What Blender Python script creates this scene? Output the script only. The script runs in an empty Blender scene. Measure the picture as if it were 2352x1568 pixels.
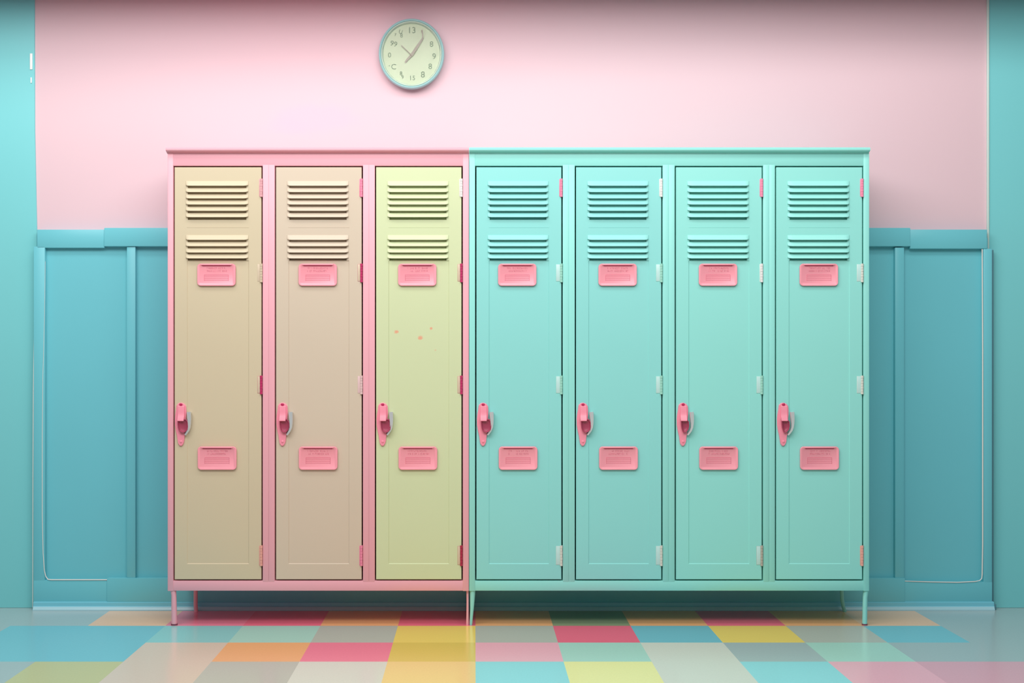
import bpy, bmesh, math, random
from mathutils import Vector, Matrix

scene = bpy.context.scene
C = scene.collection

# ------------------------------------------------------------------ camera
FPX = 2990.0            # focal length in pixels of the 2352 wide frame
VX, VY = 1090.0, 829.0  # principal (vanishing) point
H = 1.0305              # eye height
D0 = 5.07               # eye to locker front plane
cam_d = bpy.data.cameras.new('camera')
cam = bpy.data.objects.new('camera', cam_d)
C.objects.link(cam)
cam.location = (0.0, -D0, H)
cam.rotation_euler = (math.pi / 2, 0, 0)
cam_d.sensor_width = 36.0
cam_d.lens = FPX / 2352.0 * 36.0
cam_d.shift_x = (1176.0 - VX) / 2352.0
cam_d.shift_y = (VY - 784.0) / 2352.0
cam_d.clip_end = 60
scene.camera = cam

# ------------------------------------------------------------------ world, lamps, exposure
scene.view_settings.view_transform = 'Standard'
scene.view_settings.look = 'None'
scene.view_settings.gamma = 1.0
scene.view_settings.use_curve_mapping = False
scene.view_settings.exposure = 0.0
w = bpy.data.worlds.new('room_light'); scene.world = w
w.use_nodes = True
w.node_tree.nodes['Background'].inputs[0].default_value = (0.92, 0.97, 1.0, 1)
w.node_tree.nodes['Background'].inputs[1].default_value = 0.21


def area(name, loc, target, sx, sy, power, col):
    l = bpy.data.lights.new(name, 'AREA')
    l.shape = 'RECTANGLE'; l.size = sx; l.size_y = sy
    l.energy = power; l.color = col
    o = bpy.data.objects.new(name, l); C.objects.link(o)
    o.location = loc
    d = Vector(target) - Vector(loc)
    o.rotation_euler = d.to_track_quat('-Z', 'Y').to_euler()
    return o


area('ceiling_strip_lamp', (-0.05, -0.95, 3.15), (0.05, 0.1, 0.9), 5.2, 0.4, 40, (1.0, 0.985, 0.97))
area('front_fill_light', (-0.45, -2.5, 3.12), (0.1, 0.3, 0.9), 4.6, 1.1, 100, (1.0, 0.99, 0.985))  # broad fill light added high in front, not a seen fixture

# ------------------------------------------------------------------ helpers


def lin(h):
    h = h.lstrip('#')
    v = [int(h[i:i + 2], 16) / 255 for i in (0, 2, 4)]
    return tuple((c / 12.92 if c <= .04045 else ((c + .055) / 1.055) ** 2.4) for c in v) + (1,)


def P(px, py, Y=0.0):
    """a point of the place from its image position and its real depth"""
    s = FPX / (D0 + Y)
    return ((px - VX) / s, H - (py - VY) / s)


def PX(px, Y=0.0): return P(px, 0, Y)[0]
def PZ(py, Y=0.0): return P(0, py, Y)[1]


MATS = {}


def paint(name, hexc, rough=0.42, spec=0.4, var=0.03, scale=2.5, metal=0.0, bump=0.02, bscale=160, coat=0.0, gain=None):
    if name in MATS: return MATS[name]
    m = bpy.data.materials.new(name); m.use_nodes = True
    nt = m.node_tree; b = nt.nodes['Principled BSDF']
    b.inputs['Roughness'].default_value = rough
    b.inputs['Specular IOR Level'].default_value = spec
    b.inputs['Metallic'].default_value = metal
    b.inputs['Coat Weight'].default_value = coat
    c = lin(hexc)
    if gain: c = tuple(min(.93, x * k) for x, k in zip(c, gain)) + (1,)
    tc = nt.nodes.new('ShaderNodeTexCoord')
    n = nt.nodes.new('ShaderNodeTexNoise'); n.inputs['Scale'].default_value = scale
    n.inputs['Detail'].default_value = 4
    nt.links.new(tc.outputs['Object'], n.inputs['Vector'])
    mx = nt.nodes.new('ShaderNodeMix'); mx.data_type = 'RGBA'
    lo = tuple(max(0, x * (1 - var)) for x in c[:3]) + (1,)
    hi = tuple(min(1, x * (1 + var)) for x in c[:3]) + (1,)
    mx.inputs[6].default_value = lo; mx.inputs[7].default_value = hi
    nt.links.new(n.outputs['Fac'], mx.inputs[0])
    nt.links.new(mx.outputs[2], b.inputs['Base Color'])
    if bump > 0:
        n2 = nt.nodes.new('ShaderNodeTexNoise'); n2.inputs['Scale'].default_value = bscale
        nt.links.new(tc.outputs['Object'], n2.inputs['Vector'])
        bp = nt.nodes.new('ShaderNodeBump'); bp.inputs['Strength'].default_value = bump
        bp.inputs['Distance'].default_value = 0.002
        nt.links.new(n2.outputs['Fac'], bp.inputs['Height'])
        nt.links.new(bp.outputs['Normal'], b.inputs['Normal'])
    m['mix'] = mx.name
    MATS[name] = m
    return m


def add_spots(m, spots, hexc):
    """scuffs or patches of their own shape: (x, z, rx, rz, strength) in object space"""
    nt = m.node_tree; b = nt.nodes['Principled BSDF']
    src = b.inputs['Base Color'].links[0].from_socket
    tc = nt.nodes.new('ShaderNodeTexCoord')
    nz = nt.nodes.new('ShaderNodeTexNoise'); nz.inputs['Scale'].default_value = 9 if spots[0][2] > .05 else 150
    nt.links.new(tc.outputs['Object'], nz.inputs['Vector'])
    for (x, z, rx, rz, st) in spots:
        mp = nt.nodes.new('ShaderNodeMapping')
        mp.inputs['Location'].default_value = (-x / rx, 0, -z / rz)
        mp.inputs['Scale'].default_value = (1 / rx, 0, 1 / rz)
        nt.links.new(tc.outputs['Object'], mp.inputs['Vector'])
        ln = nt.nodes.new('ShaderNodeVectorMath'); ln.operation = 'LENGTH'
        nt.links.new(mp.outputs['Vector'], ln.inputs[0])
        ad = nt.nodes.new('ShaderNodeMath'); ad.operation = 'MULTIPLY_ADD'
        nt.links.new(nz.outputs['Fac'], ad.inputs[0]); ad.inputs[1].default_value = 0.9
        nt.links.new(ln.outputs['Value'], ad.inputs[2])
        mr = nt.nodes.new('ShaderNodeMapRange'); mr.interpolation_type = 'SMOOTHSTEP'
        mr.inputs['From Min'].default_value = 1.35; mr.inputs['From Max'].default_value = 0.75
        mr.inputs['To Min'].default_value = 0; mr.inputs['To Max'].default_value = st
        nt.links.new(ad.outputs[0], mr.inputs['Value'])
        mx = nt.nodes.new('ShaderNodeMix'); mx.data_type = 'RGBA'
        nt.links.new(mr.outputs[0], mx.inputs[0]); nt.links.new(src, mx.inputs[6])
        mx.inputs[7].default_value = lin(hexc)
        src = mx.outputs[2]
    nt.links.new(src, b.inputs['Base Color'])


SHEAR = 0.0


class MB:
    def __init__(s):
        s.bm = bmesh.new()

    def box(s, x0, x1, y0, y1, z0, z1, bev=0.0, seg=2, mi=0):
        r = bmesh.ops.create_cube(s.bm, size=1.0)
        vs = r['verts']
        for v in vs:
            v.co = Vector((x0 + (x1 - x0) * (v.co.x + .5), y0 + (y1 - y0) * (v.co.y + .5), z0 + (z1 - z0) * (v.co.z + .5)))
        fs = set(f for v in vs for f in v.link_faces)
        for f in fs: f.material_index = mi
        if bev > 0:
            es = list(set(e for v in vs for e in v.link_edges))
            bmesh.ops.bevel(s.bm, geom=es, offset=bev, segments=seg, profile=0.5, affect='EDGES')
        return s

    def loops(s, loops, close=True, cap0=True, cap1=True, mi=0):
        """loft between equal-length point loops"""
        rings = [[s.bm.verts.new(p) for p in L] for L in loops]
        n = len(rings[0])
        for a, b in zip(rings, rings[1:]):
            for i in range(n if close else n - 1):
                j = (i + 1) % n
                f = s.bm.faces.new((a[i], a[j], b[j], b[i])); f.material_index = mi
        if cap0: s.bm.faces.new(rings[0]).material_index = mi
        if cap1: s.bm.faces.new(list(reversed(rings[-1]))).material_index = mi
        return s

    def prism(s, pts, y0, y1, bev=0.0, mi=0):
        """outline in XZ extruded along Y, front edge chamfered"""
        cx = sum(p[0] for p in pts) / len(pts); cz = sum(p[1] for p in pts) / len(pts)
        L = [[(x, y0, z) for x, z in pts]]
        if bev > 0:
            d = 1 if y1 > y0 else -1
            L.append([(x, y1 - d * bev, z) for x, z in pts])
            q = []
            for x, z in pts:
                v = Vector((x - cx, z - cz)); l = v.length or 1
                v *= max(0, l - bev) / l
                q.append((cx + v.x, y1, cz + v.y))
            L.append(q)
        else:
            L.append([(x, y1, z) for x, z in pts])
        return s.loops(L, mi=mi)

    def cyl(s, p0, p1, r0, r1=None, n=20, mi=0, cap=True):
        r1 = r0 if r1 is None else r1
        p0 = Vector(p0); p1 = Vector(p1); d = (p1 - p0).normalized()
        a = d.orthogonal().normalized(); b = d.cross(a)
        L = []
        for p, r in ((p0, r0), (p1, r1)):
            L.append([p + (a * math.cos(t) + b * math.sin(t)) * r for t in [2 * math.pi * i / n for i in range(n)]])
        return s.loops(L, mi=mi, cap0=cap, cap1=cap)

    def tube(s, path, r, n=10, mi=0):
        path = [Vector(p) for p in path]; L = []
        for i, p in enumerate(path):
            d = (path[min(i + 1, len(path) - 1)] - path[max(i - 1, 0)]).normalized()
            a = d.cross(Vector((0, 1, 0)))
            if a.length < 1e-4: a = Vector((1, 0, 0))
            a.normalize(); b = d.cross(a)
            rr = r[i] if isinstance(r, (list, tuple)) else r
            L.append([p + (a * math.cos(t) + b * math.sin(t)) * rr for t in [2 * math.pi * k / n for k in range(n)]])
        return s.loops(L, mi=mi)

    def build(s, name, mats, parent=None, origin=(0, 0, 0), shear=False, smooth=True, label=None, sharp=32):
        bm = s.bm
        bmesh.ops.remove_doubles(bm, verts=bm.verts, dist=1e-6)
        bmesh.ops.recalc_face_normals(bm, faces=bm.faces)
        if shear:
            for v in bm.verts: v.co.x -= SHEAR * (v.co.z - 0.9)
        o3 = Vector(origin)
        if shear and parent is None: pass
        pw = Vector((0, 0, 0))
        q = parent
        while q is not None:
            pw += q.location; q = q.parent
        for v in bm.verts: v.co -= o3
        me = bpy.data.meshes.new(name); bm.to_mesh(me); bm.free()
        if not isinstance(mats, (list, tuple)): mats = [mats]
        for m in mats: me.materials.append(m)
        if smooth:
            for p in me.polygons: p.use_smooth = True
            me.set_sharp_from_angle(angle=math.radians(sharp))
        o = bpy.data.objects.new(name, me); C.objects.link(o)
        o.parent = parent
        o.location = o3 - pw
        if label: o['label'] = label
        return o


def tag(o, label, cat, group=None):
    o['label'] = label; o['category'] = cat
    if group: o['group'] = group
    return o


def struct(o):
    o['kind'] = 'structure'; return o


# ------------------------------------------------------------------ room: wall, soffit, wainscot, floor
YW = 0.374     # wall plane
YP = 0.352     # wainscot panel face
YR = 0.330     # rails and stiles face
YB = 0.318     # baseboard face
pink_wall = paint('pink_wall_paint', '#E4C5CC', rough=0.6, spec=0.25, var=0.008, scale=1.3)
teal_wall = paint('teal_wall_paint', '#7FD3D6', rough=0.38, spec=0.35, var=0.03, scale=1.1)
teal_panel = paint('teal_wainscot_paint', '#72C9D4', rough=0.36, spec=0.4, var=0.04, scale=1.6)
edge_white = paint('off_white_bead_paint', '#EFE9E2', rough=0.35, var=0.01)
soffit_m = paint('soffit_paint', '#D8A4B6', rough=0.7, var=0.01)

xl = PX(81, YW); xr = PX(2270, YW)
m = MB(); m.box(-3.6, 3.9, YW, YW + 0.15, -0.02, 3.4)
wall = struct(m.build('wall_back', pink_wall, origin=(0, YW, 0), smooth=False))
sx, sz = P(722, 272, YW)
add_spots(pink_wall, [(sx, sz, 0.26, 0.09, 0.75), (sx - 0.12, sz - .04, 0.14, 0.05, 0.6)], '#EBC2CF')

# painted pilasters at both ends of the pink field, slightly tapered edge as in the picture
for nm, a, b, ab in (('trim_1', -3.6, xl, PX(85, YW)), ('trim_2', xr, 3.9, xr)):
    m = MB()
    if nm == 'trim_1':
        pts = [(a, -0.0), (PX(86, YW), 0.0), (PX(86, YW), PZ(545, YW)), (b, PZ(300, YW)), (PX(80, YW), 2.9), (a, 2.9)]
    else:
        pts = [(a, 0.0), (3.9, 0.0), (3.9, 2.9), (a - .004, 2.9), (a, PZ(300, YW))]
    m.prism(pts, YW + .001, YW - .006, bev=.0015)
    struct(m.build(nm, teal_wall, origin=((a + b) / 2, YW, 0)))
# pale corner bead along the right pilaster
m = MB(); m.box(PX(2265.5, YW), PX(2270, YW), YW - .011, YW, PZ(572, YW), 2.9, bev=.0015)
struct(m.build('trim_3', paint('pale_mint_bead_paint', '#CFE6DE', rough=.4, var=.01), origin=(xr, YW, 2)))

# unseen soffit added above the frame to shade the top of the wall
m = MB(); m.box(-3.6, 3.9, -0.05, YW, 2.555, 3.2)
struct(m.build('shade_soffit', soffit_m, origin=(0, .1, 2.6), smooth=False))

# wainscot
wl = PX(77, YR); wr = PX(2279, YR)
m = MB(); m.box(wl + .01, wr - .01, YP, YW, 0.0, PZ(545, YR))
struct(m.build('trim_4', teal_panel, origin=(0, YP, .7), smooth=False))
# cap rail in the stepped lengths seen in the picture
xa, xb, xc, xd = PX(85, YR), PX(240, YR), PX(2090, YR), PX(2267, YR)
m = MB(); m.box(xa, xb, YR, YW, PZ(569, YR), PZ(527, YR), bev=.002)
struct(m.build('trim_5', teal_panel, origin=(xa, YR, 1.5)))
m = MB(); m.box(xb, xc, YR - .006, YW, PZ(565.5, YR - .006), PZ(523, YR - .006), bev=.002)
struct(m.build('trim_6', teal_panel, origin=(0, YR, 1.5)))
m = MB(); m.box(xc, xd, YR - .002, YW, PZ(571, YR), PZ(527, YR), bev=.002)
struct(m.build('trim_7', teal_panel, origin=(xc, YR, 1.5)))
# bottom rail
m = MB(); m.box(wl, PX(246, YR), YR, YP + .001, 0.02, PZ(1332, YR), bev=.0015)
m.box(PX(246, YR), PX(2078, YR), YR - .004, YP + .001, 0.02, PZ(1327, YR), bev=.0015)
m.box(PX(2078, YR), wr, YR, YP + .001, 0.02, PZ(1336, YR), bev=.0015)
struct(m.build('trim_8', teal_panel, origin=(0, YR, .1)))
# stiles
zt, zb = PZ(566, YR), PZ(1330, YR)
n = 9
for (a, b, top, bot) in ((77, 103, 566, 1332), (291, 311, 566, 1327), (540, 560, 566, 1327), (780, 800, 566, 1327),
                         (1020, 1040, 566, 1327), (1270, 1290, 566, 1327), (1520, 1540, 566, 1327), (1790, 1810, 566, 1327),
                         (2056, 2077, 568, 1329), (2259, 2279, 571, 1336)):
    m = MB(); m.box(PX(a, YR), PX(b, YR), YR, YW, PZ(bot, YR) - .004, PZ(top, YR), bev=.0025)
    struct(m.build('trim_%d' % n, teal_panel, origin=(PX(a, YR), YR, .8))); n += 1


def arc_path(pts, Y):
    return [(PX(x, Y), Y, PZ(y, Y)) for x, y in pts]


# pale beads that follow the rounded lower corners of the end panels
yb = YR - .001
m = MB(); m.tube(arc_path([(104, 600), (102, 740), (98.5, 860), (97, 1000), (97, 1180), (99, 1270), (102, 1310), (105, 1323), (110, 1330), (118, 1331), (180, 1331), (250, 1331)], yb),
                 [.0006, .0007, .0009, .0013, .0015, .0016, .0018, .002, .0022, .0024, .0024, .0022])  # tapered off-white line paints in the panel's lower left highlight
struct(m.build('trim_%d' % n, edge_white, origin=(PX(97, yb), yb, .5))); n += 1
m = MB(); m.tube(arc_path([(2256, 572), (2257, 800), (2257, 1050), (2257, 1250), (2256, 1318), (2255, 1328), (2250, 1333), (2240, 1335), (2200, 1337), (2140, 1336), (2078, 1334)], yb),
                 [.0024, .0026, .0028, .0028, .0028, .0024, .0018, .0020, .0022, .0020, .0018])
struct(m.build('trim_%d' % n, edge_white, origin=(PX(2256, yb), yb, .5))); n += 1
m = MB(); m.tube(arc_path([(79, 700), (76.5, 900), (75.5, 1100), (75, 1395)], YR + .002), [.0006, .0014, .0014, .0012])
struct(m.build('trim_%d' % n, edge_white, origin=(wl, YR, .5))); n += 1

# baseboard: flat board with a bevelled toe, paler to paint in its highlight
base_m = paint('pale_teal_baseboard_paint', '#7CCBDC', rough=0.3, spec=.5, var=.02)
m = MB()
z1 = PZ(1384, YB); z2 = PZ(1392, YB)
prof = [(YR + .004, z1 + .004), (YR - .002, z1 + .003), (YB + .003, z1), (YB + .002, z2 + .001), (YB, z2), (YB - .002, z2 - .0015), (YB - .002, 0), (YR + .004, 0)]
m.loops([[(x, y, z) for y, z in prof] for x in (PX(76, YB), PX(2284, YB))])
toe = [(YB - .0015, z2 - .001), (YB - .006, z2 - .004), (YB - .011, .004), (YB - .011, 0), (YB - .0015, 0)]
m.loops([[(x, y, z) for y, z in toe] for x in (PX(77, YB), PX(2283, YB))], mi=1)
struct(m.build('baseboard_back', [base_m, paint('toe_highlight_paint', '#A9D6E0', rough=.3, spec=.5, var=.02)], origin=(0, YB, 0)))
# dark strip painted as the shadow at the right end of the wainscot
m = MB(); m.box(PX(2279, YR) , PX(2285, YR), YR + .012, YW, PZ(1384, YR), PZ(573, YR), bev=.001)
m.box(PX(2279, YR), PX(2287, YR), YR - .008, YW, 0, PZ(1386, YR), bev=.002)
struct(m.build('trim_%d' % n, paint('slate_shadow_teal', '#5C8E99', rough=.4), origin=(wr, YR, .5))); n += 1

# two small raised white marks on the left pilaster
white = paint('white_mark', '#F4FBF8', rough=.25, var=.0)
yc = YW - .006
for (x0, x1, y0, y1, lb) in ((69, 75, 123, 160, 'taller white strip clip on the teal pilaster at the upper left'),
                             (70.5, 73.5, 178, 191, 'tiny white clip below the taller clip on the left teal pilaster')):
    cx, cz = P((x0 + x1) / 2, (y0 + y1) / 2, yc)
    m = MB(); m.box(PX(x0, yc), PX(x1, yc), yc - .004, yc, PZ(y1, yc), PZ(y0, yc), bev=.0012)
    tag(m.build('wall_mark', white, origin=(cx, yc, cz)), lb, 'mark', 'white marks on the left pilaster')

# ------------------------------------------------------------------ floor of square coloured tiles
T = 0.302
FC = {'yellow': '#E2C566', 'grey': '#A9AFA6', 'palegrey': '#C3C9BF', 'mint': '#9DC8BC', 'aqua': '#84BFC0', 'blue': '#6FB3C2', 'sky': '#86CBD2',
      'rose': '#E0667F', 'coral': '#EA7890', 'orange': '#F0A470', 'beige': '#C6B8A8', 'olive': '#CDB75A', 'pink': '#DFA3B2', 'bluegrey': '#9AACAE',
      'peach': '#F2C07C', 'sage': '#B3B57F', 'lemon': '#D9DA92', 'dusky': '#CF99A8', 'tan': '#DDB08C', 'green': '#7F8F6E', 'magenta': '#D84F86'}
keys = list(FC)
fm = []
for k in keys:
    mm = paint('floor_tile_' + k, FC[k], rough=0.2, spec=0.55, var=0.06, scale=140, bump=0.015, bscale=60, gain=(1.3, 1.25, 1.22))
    fm.append(mm)
rows = {  # bluegrey outer columns hold the teal wall's hazy reflection in their colour
    0: {-9: 'bluegrey', -8: 'bluegrey', -7: 'bluegrey', -6: 'bluegrey', -5: 'tan', -4: 'coral', -3: 'rose', -2: 'orange', -1: 'rose', 0: 'orange', 1: 'green', 2: 'orange', 3: 'rose', 4: 'orange', 5: 'tan', 6: 'bluegrey', 7: 'bluegrey', 8: 'aqua'},
    -1: {-9: 'bluegrey', -8: 'bluegrey', -7: 'bluegrey', -6: 'blue', -5: 'blue', -4: 'aqua', -3: 'mint', -2: 'grey', -1: 'yellow', 0: 'grey', 1: 'rose', 2: 'blue', 3: 'yellow', 4: 'grey', 5: 'blue', 6: 'bluegrey', 7: 'bluegrey', 8: 'aqua'},
    -2: {-9: 'bluegrey', -8: 'bluegrey', -7: 'aqua', -6: 'blue', -5: 'blue', -4: 'beige', -3: 'orange', -2: 'coral', -1: 'olive', 0: 'pink', 1: 'mint', 2: 'palegrey', 3: 'bluegrey', 4: 'mint', 5: 'bluegrey', 6: 'bluegrey', 7: 'bluegrey', 8: 'bluegrey'},
    -3: {-9: 'bluegrey', -8: 'bluegrey', -7: 'bluegrey', -6: 'bluegrey', -5: 'sage', -4: 'beige', -3: 'grey', -2: 'palegrey', -1: 'peach', 0: 'sky', 1: 'lemon', 2: 'palegrey', 3: 'sky', 4: 'pink', 5: 'dusky', 6: 'dusky', 7: 'pink', 8: 'bluegrey'},
}
random.seed(4)
bm = bmesh.new()
X00 = PX(1092)
soft = ['grey', 'palegrey', 'mint', 'sky', 'beige', 'pink', 'peach', 'lemon', 'coral', 'blue']
for r in range(-22, 2):
    for k in range(-12, 13):
        nm = rows.get(r, {}).get(k)
        if nm is None: nm = random.choice(soft) if r < -3 else 'bluegrey'
        g = 0.0003
        vs = [bm.verts.new((X00 + T * (k + a), T * (r + b), 0)) for a, b in ((0, 0), (1, 0), (1, 1), (0, 1))]
        f = bm.faces.new(vs); f.material_index = keys.index(nm)
bmesh.ops.remove_doubles(bm, verts=bm.verts, dist=1e-5)
me = bpy.data.meshes.new('floor'); 
res = bmesh.ops.extrude_face_region(bm, geom=list(bm.faces))
for v in [e for e in res['geom'] if isinstance(e, bmesh.types.BMVert)]: v.co.z -= .02
bmesh.ops.recalc_face_normals(bm, faces=bm.faces)
bm.to_mesh(me); bm.free()
for mm in fm: me.materials.append(mm)
fl = bpy.data.objects.new('floor', me); C.objects.link(fl); struct(fl)

# ------------------------------------------------------------------ lockers
pink = paint('pink_locker_paint', '#EFADB9', rough=.38, spec=.4, var=.02)
mint = paint('mint_locker_paint', '#95E0D7', rough=.38, spec=.4, var=.02)
beige1 = paint('sand_door_paint', '#D1C3A5', rough=.4, spec=.4, var=.03)
beige2 = paint('rosy_beige_door_paint', '#D2C2AD', rough=.4, spec=.4, var=.03)
green = paint('pistachio_door_paint', '#D0DAAE', rough=.4, spec=.4, var=.025)
mints = [paint('mint_door_paint', '#90DAD5', rough=.38, var=.025), mint]
plate_pink = paint('name_plate_pink', '#FCA2B0', rough=.35, spec=.5, var=.03, scale=20)
plate_dark = paint('name_plate_lettering', '#E27F92', rough=.5, var=.1, scale=200)
slot_shade = paint('name_plate_slot_shade', '#B03058', rough=.5)
latch_pink = paint('latch_pink', '#F896AA', rough=.3, spec=.5, var=.05, scale=30)
cup_pink = paint('latch_cup_dark_pink', '#A8455F', rough=.3, spec=.5, var=.08, scale=40)
screw_m = paint('magenta_screw', '#C22A5C', rough=.25, spec=.6)
chrome = paint('chrome', '#E4EAEC', rough=.3, metal=.55, var=.01, bump=0)
HC = {'pink': '#F08AA8', 'magenta': '#C23468', 'pale': '#D8D9CF', 'mintpale': '#9FD8C6', 'white': '#E6E2E0', 'salmon': '#EBAA9C', 'crimson': '#B02848',
      'leafmint': '#BFE3DF', 'leafpink': '#E2C2C0', 'leafsand': '#D6C4AA', 'grey': '#B5AFA2', 'pinkpale': '#E4A9AE'}


def hm(k): return paint('hinge_' + k, HC[k], rough=.35, spec=.5, var=.05, scale=60)


DOORS = [  # left, right edge (px at mid height), paint, x of plates, hinge colours (barrel, leaf)
    (400.8, 600.2, beige1, 497.5, 499, [('pinkpale', None), ('leafsand', 'leafsand'), ('magenta', 'leafsand'), ('salmon', None)], 'sand-coloured door with cream louvres'),
    (633.8, 830.5, beige2, 730, 731, [('pink', None), ('magenta', 'leafsand'), (None, 'leafpink'), ('pink', None)], 'rosy beige door'),
    (863.8, 1060, green, 958.5, 960, [('white', None), ('magenta', 'leafsand'), ('magenta', 'leafsand'), ('crimson', 'leafsand')], 'pistachio green door with small scuffs'),
    (1094.3, 1289.6, mints[0], 1188, 1190, [('pink', None), ('mintpale', 'leafmint'), ('mintpale', 'leafmint'), ('pale', 'leafmint')], None),
    (1323.3, 1519.3, mints[0], 1418.5, 1420.5, [('white', None), ('mintpale', 'leafmint'), ('mintpale', 'leafmint'), ('pale', 'leafmint')], None),
    (1553, 1750, mints[1], 1649, 1650.5, [('pink', None), ('white', None), ('mintpale', 'leafmint'), ('grey', 'leafmint')], None),
    (1783.3, 1980.6, mints[1], 1880.5, 1882, [('pink', None), ('pale', 'leafmint'), ('pale', 'leafmint'), ('salmon', None)], None),
]
Z = PZ
DT, DBm = 383.8, 1330.4    # door top / bottom px
YD = 0.0012                # door face, a hair behind the frame
U = 1 / 590.0              # one picture pixel at the front plane


def rrect(cx, cz, w, h, r, n=6):
    pts = []
    for sx, sz, a0 in ((1, 1, 0), (-1, 1, 90), (-1, -1, 180), (1, -1, 270)):
        for i in range(n + 1):
            a = math.radians(a0 + 90 * i / n)
            pts.append((cx + sx * (w / 2 - r) + r * math.cos(a), cz + sz * (h / 2 - r) + r * math.sin(a)))
    return pts


def door_mesh(L, R, mat, origin, parent, label):
    x0, x1 = PX(L), PX(R); z0, z1 = Z(DBm), Z(DT)
    m = MB(); c = .0016; th = .018
    # chamfered slab whose front carries a pressed panel
    a0, a1 = PX(L + 28.5), PX(R - 28.5); b0, b1 = Z(1295), Z(598)
    e = .0024; dp = .0024

    def ring(x0, x1, z0, z1, y): return [(x0, y, z0), (x1, y, z0), (x1, y, z1), (x0, y, z1)]
    m.loops([ring(x0, x1, z0, z1, YD + th), ring(x0, x1, z0, z1, YD + c), ring(x0 + c, x1 - c, z0 + c, z1 - c, YD)], cap1=False)
    h0, h1 = PX(L + 30.5), PX(R - 34.5)
    gr = [(Z(504.5), Z(418.5)), (Z(599 - 1.2), Z(542.5))]
    gx = [x0 + c, a0, h0, h1, a1, x1 - c]
    gz = [z0 + c, b0, b1, gr[1][0] + .0, gr[1][1], gr[0][0], gr[0][1], z1 - c]
    for i in range(5):
        for j in range(7):
            if i == 2 and j in (3, 5): continue
            if 1 <= i <= 3 and j == 1: continue
            m.bm.faces.new([m.bm.verts.new(p) for p in ring(gx[i], gx[i + 1], gz[j], gz[j + 1], YD)])
    m.loops([ring(a0, a1, b0, b1, YD), ring(a0 + e, a1 - e, b0 + e, b1 - .0004, YD + dp)], cap0=False)
    for q0, q1 in gr:    # hollow behind each group of louvres
        m.loops([ring(h0, h1, q0, q1, YD), ring(h0, h1, q0, q1, YD + .016)], cap0=False)
    # thin pressed crease between the two vent groups
    zc = Z(522.5)
    m.prism([(a0, zc), (a1, zc), (a1, zc + .0022), (a0, zc + .0022)], YD + .0005, YD - .0006, bev=.0005)
    # louvres pressed outwards, undercut below
    xs0, xs1 = PX(L + 25.5), PX(R - 29.5)

    def slat(zlip_px, first):
        top = Z(zlip_px - (13.5 if first else 12.2)); lip = Z(zlip_px - 1.9)
        NX = 18
        rings = []
        for i in range(NX + 1):
            t = i / NX
            # denser samples near the ends
            u = 0.5 - 0.5 * math.cos(math.pi * t)
            x = xs0 + (xs1 - xs0) * u
            d = min(x - xs0, xs1 - x)
            k = min(1.0, d / (9 * U)); k = math.sin(k * math.pi / 2) ** .7
            lz = lip + (1 - k) * 2.4 * U
            pr = .0115 * k
            ti = .0012
            rings.append([(x, YD + .0006, top), (x, YD - .0008 - pr * .10, top - .0010), (x, YD - .0006 - pr * .62, top + (lz - top) * .62),
                          (x, YD - .0006 - pr * .97, lz + .0010), (x, YD - .0006 - pr, lz), (x, YD - .0004 - pr + ti * k, lz),
                          (x, YD - pr * .55 + ti * k, top + (lz - top) * .62), (x, YD + .0012, top - .0016)])
        m.loops(rings)
    for i, zp in enumerate((429, 443.5, 458, 472, 486.5, 501)): slat(zp, i == 0)
    for i, zp in enumerate((553, 567.5, 582, 595.5)): slat(zp, i == 0)
    return m.build('door', mat, parent, origin=origin, shear=True, label=label, sharp=20)


def name_plate(cx, y0, y1, parent, seed, wide=88):
    zt, zb = Z(y0), Z(y1); cz = (zt + zb) / 2; X = PX(cx)
    wd, h = wide * U, zt - zb; r = 8 * U
    m = MB()

    def L(ins, y): return [(x, y, z) for x, z in rrect(X, cz, wd - 2 * ins, h - 2 * ins, max(.002, r - ins))]
    s = YD
    m.loops([L(0, s + .0005), L(0, s - .0050), L(.0012, s - .0068), L(.0052, s - .0068), L(.0078, s - .0052)], cap0=False)
    # hooded lip along the top with a dark strip painted as shade below it
    hw = wd * .39
    m.prism([(X - hw, zt - .0030), (X + hw, zt - .0030), (X + hw * .93, zt - .0095), (X - hw * .93, zt - .0095)], s - .005, s - .0072, bev=.0005, mi=2)
    m.box(X - hw * 1.04, X + hw * 1.04, s - .0105, s - .005, zt - .0062, zt - .0004, bev=.0014)
    rnd = random.Random(seed)
    yf = s - .0058
    # worn embossed lettering: two short rows, then four ruled lines in a frame
    for row, zz in ((0, zt - .0175), (1, zt - .0285)):
        x = X - wd * .27 + rnd.random() * .006
        while x < X + wd * .27:
            ww = rnd.choice((.0012, .0022, .003, .0036)); hh = rnd.choice((.0042, .0056, .0064))
            if rnd.random() < .85:
                m.box(x, x + .0008, yf, s - .005, zz - hh / 2, zz + hh / 2, mi=1)
                if rnd.random() < .6: m.box(x, x + ww, yf, s - .005, zz + hh / 2 - .0008, zz + hh / 2, mi=1)
                if rnd.random() < .4: m.box(x, x + ww, yf, s - .005, zz - .0004, zz + .0004, mi=1)
                if rnd.random() < .5: m.box(x, x + ww, yf, s - .005, zz - hh / 2, zz - hh / 2 + .0008, mi=1)
            x += ww + .0022
    for i in range(4):
        zz = zt - .044 - i * .0068
        if zz < zb + .010: break
        t = .0021 if i == 0 else .0011
        m.box(X - wd * .315, X + wd * .315, yf, s - .005, zz - t / 2, zz + t / 2, mi=1)
    zl = max(zb + .011, zt - .067)
    for sx in (-1, 1): m.box(X + sx * wd * .315 - .0005, X + sx * wd * .315 + .0005, yf, s - .005, zl, zt - .044, mi=1)
    return m.build('name_plate', [plate_pink, plate_dark, slot_shade], parent, origin=(X, YD, cz), shear=True, label='small pink plate with worn lettering')


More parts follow.
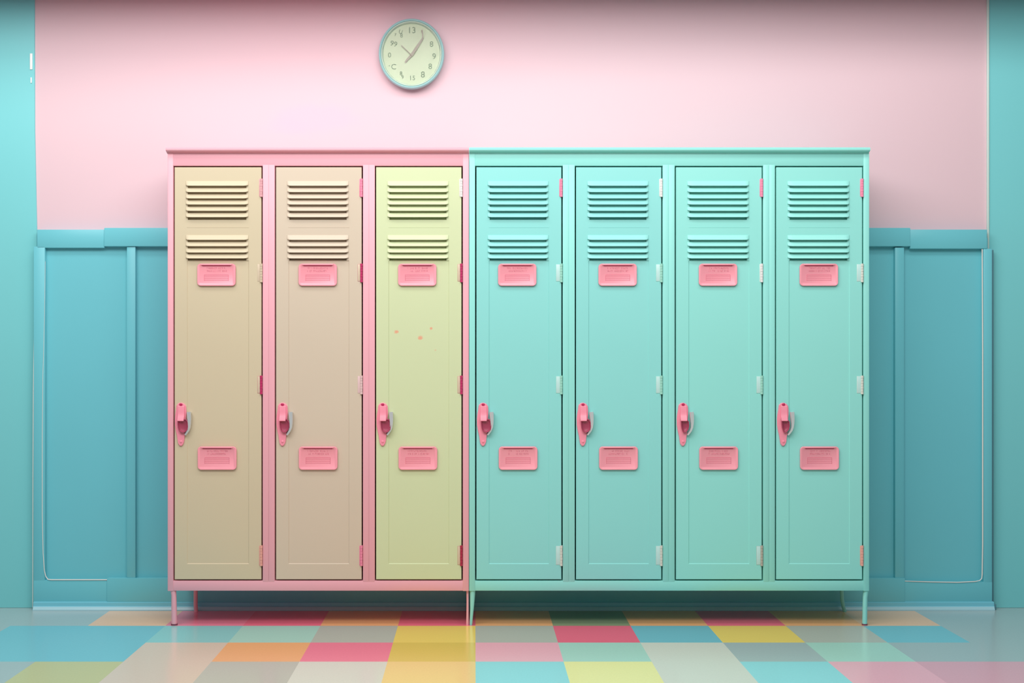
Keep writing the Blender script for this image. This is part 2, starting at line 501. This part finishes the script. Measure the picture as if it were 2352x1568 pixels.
def latch(L, parent, v):
    """v = variation: (cup left, cup right, hood light lip)"""
    def q(x, y): return (PX(L + x), Z(y))
    s = YD
    m = MB()
    out = [(4.5, 936), (5.5, 930), (10, 925.5), (16, 924.5), (22.5, 927), (26.5, 932), (27.5, 941), (27.5, 952), (25.5, 975), (25, 992), (23.5, 1004), (22.3, 1014), (20, 1020.5), (16.5, 1024),
           (12.5, 1023.5), (9, 1018.5), (7.5, 1010), (6, 1000), (3.6, 990), (1.4, 976), (1.0, 962), (2.4, 950), (3.8, 942)]
    m.prism([q(*p) for p in out], s + .0004, s - .0065, bev=.0022)
    # raised upper hood that bends outwards over the cup
    pts0 = [q(9.5, 931), q(23, 931), q(24, 956), q(8.8, 956)]
    pts1 = [q(10.5, 934), q(22, 934), q(23, 956), q(9.8, 956)]
    pts2 = [q(9.8, 966), q(22.6, 966)]
    x0, z_ = q(9.2, 0); x1, _ = q(23.4, 0)
    prof = [(s - .006, Z(931)), (s - .0095, Z(933)), (s - .0115, Z(945)), (s - .0125, Z(955)), (s - .0215, Z(963.5)), (s - .0215, Z(966)), (s - .010, Z(962)), (s - .006, Z(960))]
    m.loops([[(x, y, z) for y, z in prof] for x in (x0, x0 + .001, x1 - .001, x1)])
    o = m.build('latch_plate', latch_pink, parent, origin=(PX(L + 15), s, Z(975)), shear=True, label='pink latch plate')
    # concave finger cup
    cl, cr = v
    m = MB()
    cup = [(cl, 966), (cl + 5, 963), (cr - 5, 961), (cr, 968), (cr + .5, 978), (cr - 1, 986), (cr - 6, 991.5), (cr - 12, 993.5), (cl + 4, 990), (cl + 1, 982), (cl, 974)]
    cx = sum(p[0] for p in cup) / len(cup); cy = sum(p[1] for p in cup) / len(cup)

    def ins(f): return [(cx + (x - cx) * f, cy + (y - cy) * f) for x, y in cup]

    def ring(f, y): return [(PX(L + a), y, Z(b)) for a, b in ins(f)]
    m.loops([ring(1.0, s - .006), ring(1.0, s - .0175), ring(.94, s - .0185), ring(.88, s - .0180), ring(.72, s - .0125), ring(.4, s - .0095)])
    m.build('finger_cup', cup_pink, parent, origin=(PX(L + cx), s, Z(cy)), shear=True, label='dark pink finger cup')
    # chrome pull lever curling under the cup
    m = MB()
    path = [(34.2, 945.5, 4.6), (34.8, 952, 4.6), (35.3, 962, 4.4), (35.6, 972, 3.6), (35.0, 981, 3.0), (32.6, 988, 2.7), (29, 993.5, 2.4), (25.5, 998.5, 2.0)]
    rings = []
    for i, (x, y, hw) in enumerate(path):
        a = path[max(0, i - 1)]; b = path[min(len(path) - 1, i + 1)]
        d = Vector((b[0] - a[0], b[1] - a[1])).normalized(); nrm = Vector((-d.y, d.x))
        p0 = (x + nrm.x * hw, y + nrm.y * hw); p1 = (x - nrm.x * hw, y - nrm.y * hw)
        k = i / (len(path) - 1)
        yf = s - .020 + .008 * k * k
        (ax, az), (bx, bz) = q(*p0), q(*p1)
        rings.append([(ax, yf + .003, az), (ax + (bx - ax) * .12, yf, az + (bz - az) * .12), (ax + (bx - ax) * .88, yf - .001, az + (bz - az) * .88), (bx, yf + .001, bz), (bx, yf + .014, bz), (ax, yf + .012, az)])
    m.loops(rings)
    # arm back to the door
    xa, za = q(33, 950); xb, zb2 = q(39, 946)
    m.box(xa, xb, s - .012, s + .001, za, zb2 , bev=.0008)
    m.build('pull_lever', chrome, parent, origin=(PX(L + 35), s, Z(970)), shear=True, label='chrome pull lever')
    for (sx_, sy, r_) in ((15.5, 928.5, 3.6), (15.5, 1013.5, 2.6)):
        x, z = q(sx_, sy)
        m = MB()
        m.loops([[(x + rr * math.cos(t), y, z + rr * math.sin(t)) for t in [2 * math.pi * i / 14 for i in range(14)]]
                 for rr, y in ((r_ * U, s - .006), (r_ * U, s - .0082), (r_ * U * .6, s - .0092), (r_ * U * .25, s - .0088))])
        m.build('screw', screw_m if sy < 1000 else latch_pink, parent, origin=(x, s, z), shear=True, label='magenta screw head' if sy < 1000 else None)


def hinge(R, y0, y1, cb, cl, parent):
    s = YD
    if cb is None: cb = cl
    mats = [hm(cb), hm(cl or cb)]
    m = MB()
    X = PX(R - .3); nk = 7; r = 3.1 * U
    za, zb = Z(y1), Z(y0)
    for i in range(nk):
        a = za + (zb - za) * i / nk; b = za + (zb - za) * (i + 1) / nk - .0006
        m.cyl((X, s - .0015, a), (X, s - .0015, b), r * (1 if i % 2 == 0 else .92), n=14)
    if cl:
        m.box(PX(R - (12.5 if 'mint' in cl else 9)), X, s - .0012, s + .0005, za + .004, zb - .003, bev=.0007, mi=1)
    else:
        m.box(PX(R - 5), X, s - .0010, s + .0005, za + .002, zb - .002, bev=.0004, mi=0)
    m.build('hinge', mats, parent, origin=(X, s, (za + zb) / 2), shear=True,
            label={'pink': 'pink hinge', 'magenta': 'magenta hinge', 'crimson': 'crimson hinge', 'salmon': 'salmon pink hinge'}.get(cb, 'pale hinge'))


def locker_bank(name, label, mat, outL, outR, lidL, lidR, idx, seam_right):
    ox = PX((outL + outR) / 2)
    root = bpy.data.objects.new(name, None); C.objects.link(root)
    root.location = (ox, .15, 0); root.empty_display_size = .2
    tag(root, label, 'lockers')
    dep = 0.300
    zt, zb = Z(345), Z(1357)
    ft = Z(380.5); fb = Z(1333.5)
    m = MB()
    X0, X1 = PX(outL), PX(outR)
    ds = [DOORS[i] for i in idx]
    # outer posts, rails
    g = 3.0
    m.box(X0, PX(ds[0][0] - g), 0, dep, zb, zt, bev=.0016)
    m.box(PX(ds[-1][1] + g), X1, 0, dep, zb, zt, bev=.0016)
    for a, b in zip(ds, ds[1:]):
        xa, xb = PX(a[1] + g), PX(b[0] - g); xm = (xa + xb) / 2
        m.box(xa, xm, .0006, dep - .004, fb - .004, ft + .004, bev=.0014)
        m.box(xm, xb, .0006, dep - .004, fb - .004, ft + .004, bev=.0014)
    xi0, xi1 = PX(ds[0][0] - g) - .001, PX(ds[-1][1] + g) + .001
    m.box(xi0, xi1, .0012, dep - .004, ft, zt - .0005, bev=.0016)
    m.box(xi0, xi1, .0012, dep - .004, zb + .001, fb, bev=.0016)
    m.box(X0 + .002, X1 - .002, dep - .006, dep, zb + .002, zt - .002)
    m.build('body', mat, root, origin=(ox, .15, (zt + zb) / 2), shear=True)
    # lid with a rolled front edge
    m = MB()
    lx0, lx1 = PX(lidL, -.02), PX(lidR, -.02)
    ztop, zlo = Z(337.5, -.02) , Z(346.5, -.02)
    prof = [(dep, ztop), (-.012, ztop), (-.018, ztop - .0015), (-.021, ztop - .005), (-.021, zlo + .004), (-.018, zlo), (-.006, zlo - .002), (.001, zlo - .006), (dep, zlo - .006)]
    m.loops([[(x, y, z) for y, z in prof] for x in (lx0, lx1)])
    m.build('lid', mat, root, origin=(ox, .15, ztop), shear=True)
    # doors
    lat_v = {0: (9, 33), 1: (9.5, 31.5), 2: (11, 34.5), 3: (10.5, 34), 4: (10.5, 33), 5: (10, 28), 6: (10.5, 28)}
    for i, d in zip(idx, ds):
        o = door_mesh(d[0], d[1], d[2], (PX(d[1]), YD, Z(857)), root, d[6])
        name_plate(d[3], 605.5, 656.5, o, 10 + i)
        name_plate(d[4], 1025, 1078.5, o, 30 + i, 89)
        latch(d[0], o, lat_v[i])
        for (ya, yb_), (cb, cl) in zip(((410, 452), (605, 648), (862, 905), (1252, 1299)), d[5]):
            sh = 0
            hinge(d[1], ya, yb_, cb, cl, o)
    return root


bank_p = locker_bank('locker_bank', 'pink metal locker cabinet with two beige doors and one green door', pink, 385, 1076.8, 380.5, 1076.6, (0, 1, 2), True)
bank_m = locker_bank('locker_bank', 'long mint green metal locker cabinet with four mint doors', mint, 1077.6, 1996.5, 1077.5, 1999, (3, 4, 5, 6), False)

zb = Z(1357) + .003


def leg(parent, mat, path, radii, origin, label=None, cap=None):
    m = MB(); m.tube(path, radii, n=16)
    if cap:
        x, y = path[-1][0], path[-1][1]
        m.cyl((x, y, 0), (x, y, .006), radii[-1] * 1.15, n=16, mi=1)
    mats = [mat, paint('dark_foot_cap', '#7E4A5C' if mat == pink else '#3E6E70', rough=.5)]
    return m.build('leg', mats, parent, origin=origin, label=label)


def L3(px, Y): return PX(px, Y)


# pink bank: front left, rear left, front right (thin, by the seam), rear right
yf = .014
x = PX(397.5); x2 = PX(398.5)
leg(bank_p, pink, [(PX(396), yf, zb), (x, yf, Z(1368)), (x2, yf, .0)], [.0115, .0100, .0112], (x, yf, 0), cap=True)
xr_ = PX(449.5, .285)
leg(bank_p, pink, [(xr_, .285, zb), (xr_, .285, .03), (xr_ + .002, .285, 0)], [.0085, .0085, .0085], (xr_, .285, 0))
leg(bank_p, pink, [(PX(1073.8), yf, zb), (PX(1074.0), yf, Z(1385)), (PX(1073.8), yf, Z(1412)), (PX(1073.4), yf, 0)], [.0045, .0042, .0045, .0052], (PX(1075), yf, 0))
leg(bank_p, pink, [(PX(1074, .285), .285, zb), (PX(1074, .285), .285, 0)], [.005, .005], (PX(1074, .285), .285, 0))
# mint bank
leg(bank_m, mint, [(PX(1085.5), yf, zb), (PX(1085), yf, Z(1375)), (PX(1084), yf, Z(1400)), (PX(1082.4), yf, Z(1422)), (PX(1081.6), yf, 0)], [.0112, .0095, .0072, .0058, .0053], (PX(1084), yf, 0))
leg(bank_m, mint, [(PX(1084.5, .285), .285, zb), (PX(1084.5, .285), .285, 0)], [.005, .005], (PX(1084.5, .285), .285, 0))
leg(bank_m, mint, [(PX(1991.5), yf, zb), (PX(1989.5), yf, Z(1372)), (PX(1988.5), yf, .0)], [.0105, .0093, .0096], (PX(1989), yf, 0), cap=True)
xr_ = PX(1934, .285)
leg(bank_m, mint, [(xr_ - .002, .285, zb), (xr_, .285, .05), (xr_ + .006, .285, .018), (xr_ + .012, .285, 0)], [.0085, .008, .0075, .0075], (xr_, .285, 0))

# scuffs on the green door (object origin is at its hinge edge)
od = Vector((PX(1060), YD, Z(857)))
sp = []
for (px, py, r) in ((910.5, 762, 5.0), (965.5, 775.5, 5.5), (990, 754, 3.4), (1000, 804, 2.4)):
    sp.append((PX(px) - od.x, PZ(py) - od.z, r * 1.5 * U, r * 1.25 * U, .8 if r > 3 else .35))
add_spots(green, sp, '#E8977A')

# ------------------------------------------------------------------ wall clock
yk = YW
cx, cz = P(945, 123.5, yk - .035)
S5 = FPX / (D0 + yk - .035)
clock = bpy.data.objects.new('wall_clock', None); C.objects.link(clock)
clock.location = (cx, yk, cz)
tag(clock, 'round wall clock with pale green dial and aqua rim on the pink wall', 'clock')
RX, RZ = 75.5 / S5, 81.0 / S5


def ell(f, y, n=72, ox=0, oz=0): return [(cx + ox + RX * f * math.cos(t), y, cz + oz + RZ * f * math.sin(t)) for t in [2 * math.pi * i / n for i in range(n)]]


rim_m = paint('aqua_clock_rim', '#9CCBCB', rough=.28, spec=.5, var=.08, scale=12)
rim2 = paint('pale_clock_ring', '#C3D6C6', rough=.3, spec=.5, var=.03)
dial_m = paint('pale_green_dial', '#C8D1B5', rough=.5, var=.02)
ink = paint('faded_green_ink', '#7C8E76', rough=.6, var=.1, scale=80)
hand_m = paint('taupe_clock_hand', '#A59A8E', rough=.4)
m = MB()
m.loops([ell(.94, yk), ell(.97, yk - .012), ell(1.0, yk - .024), ell(1.0, yk - .034), ell(.985, yk - .041), ell(.96, yk - .0435), ell(.935, yk - .041), ell(.922, yk - .036)], cap1=False)
m.build('rim', rim_m, clock, origin=(cx, yk, cz))
m = MB()
m.loops([ell(.928, yk - .036), ell(.915, yk - .040), ell(.895, yk - .0385), ell(.870, yk - .031), ell(.86, yk - .027)], cap0=False, cap1=False)
m.build('inner_ring', rim2, clock, origin=(cx, yk, cz))
m = MB()
m.loops([ell(.93, yk - .020), ell(.93, yk - .027)])
m.build('dial', dial_m, clock, origin=(cx, yk, cz))
yd = yk - .027


def cp(px, py): return (cx + (px - 945) / S5, cz - (py - 123.5) / S5)


def text_mesh(txt, size, px, py, name, rot=0):
    cu = bpy.data.curves.new(name, 'FONT'); cu.body = txt; cu.size = size
    cu.align_x = 'CENTER'; cu.align_y = 'CENTER'; cu.extrude = .0004; cu.resolution_u = 3
    to = bpy.data.objects.new(name, cu); C.objects.link(to)
    bpy.context.view_layer.update()
    me = bpy.data.meshes.new_from_object(to.evaluated_get(bpy.context.evaluated_depsgraph_get()))
    C.objects.unlink(to); bpy.data.objects.remove(to); bpy.data.curves.remove(cu)
    me.transform(Matrix.Rotation(math.pi / 2, 4, 'X'))
    me.transform(Matrix.Rotation(rot, 4, 'Y'))
    me.materials.clear(); me.materials.append(ink)
    o = bpy.data.objects.new(name, me); C.objects.link(o)
    x, z = cp(px, py)
    o.parent = clock
    o.location = Vector((x, yd - .0006, z)) - clock.location
    return o


for txt, px, py, sz in (('13', 945.5, 69, 20), ('U', 920, 72.5, 13), ('8', 922, 81, 13), ('7', 908, 79, 9), ('99', 904, 100, 17), ('0', 894.5, 126, 16), ('C', 904, 153, 18), ('·', 894, 151, 20),
                        ('8', 921, 168, 13), ('9', 924.5, 176.5, 12), ('15', 946.5, 178.5, 15), ('8', 971, 171, 20), ('8', 988, 152, 18), ('9', 997, 129, 19), ('8', 991, 101, 18)):
    text_mesh(txt, sz / S5, px, py, 'numeral', rot=.25 if txt in ('99', 'U') else 0)


def hand(name, pts, y):
    m = MB(); m.prism([cp(*p) for p in pts], y, y - .0012)
    m.build(name, hand_m, clock, origin=(cx, yk, cz))


hand('minute_hand', [(942.5, 124), (969, 86.5), (969.6, 78), (967, 70), (969.5, 67.5), (971.4, 72), (971.8, 86), (973, 88), (949, 127), (945, 128.5)], yd - .004)
hand('hour_hand', [(944, 122), (948.5, 126), (935.5, 139.5), (933, 143.5), (929, 143), (931, 138)], yd - .0025)
hand('second_hand', [(921.5, 104.8), (922.8, 103.6), (948.5, 128), (947.5, 129.5)], yd - .0055)
m = MB(); hx, hz = cp(945, 125)
m.cyl((hx, yd + .001, hz), (hx, yd - .008, hz), .0045, .004, n=20)
m.build('hub', hand_m, clock, origin=(cx, yk, cz))
m = MB(); m.loops([ell(.90, yk - .0368), ell(.90, yk - .0383)])
gl = bpy.data.materials.new('clock_glass'); gl.use_nodes = True
b = gl.node_tree.nodes['Principled BSDF']
b.inputs['Transmission Weight'].default_value = 1.0; b.inputs['Roughness'].default_value = .02
b.inputs['IOR'].default_value = 1.1; b.inputs['Base Color'].default_value = (.97, 1, .98, 1)
m.build('glass', gl, clock, origin=(cx, yk, cz))
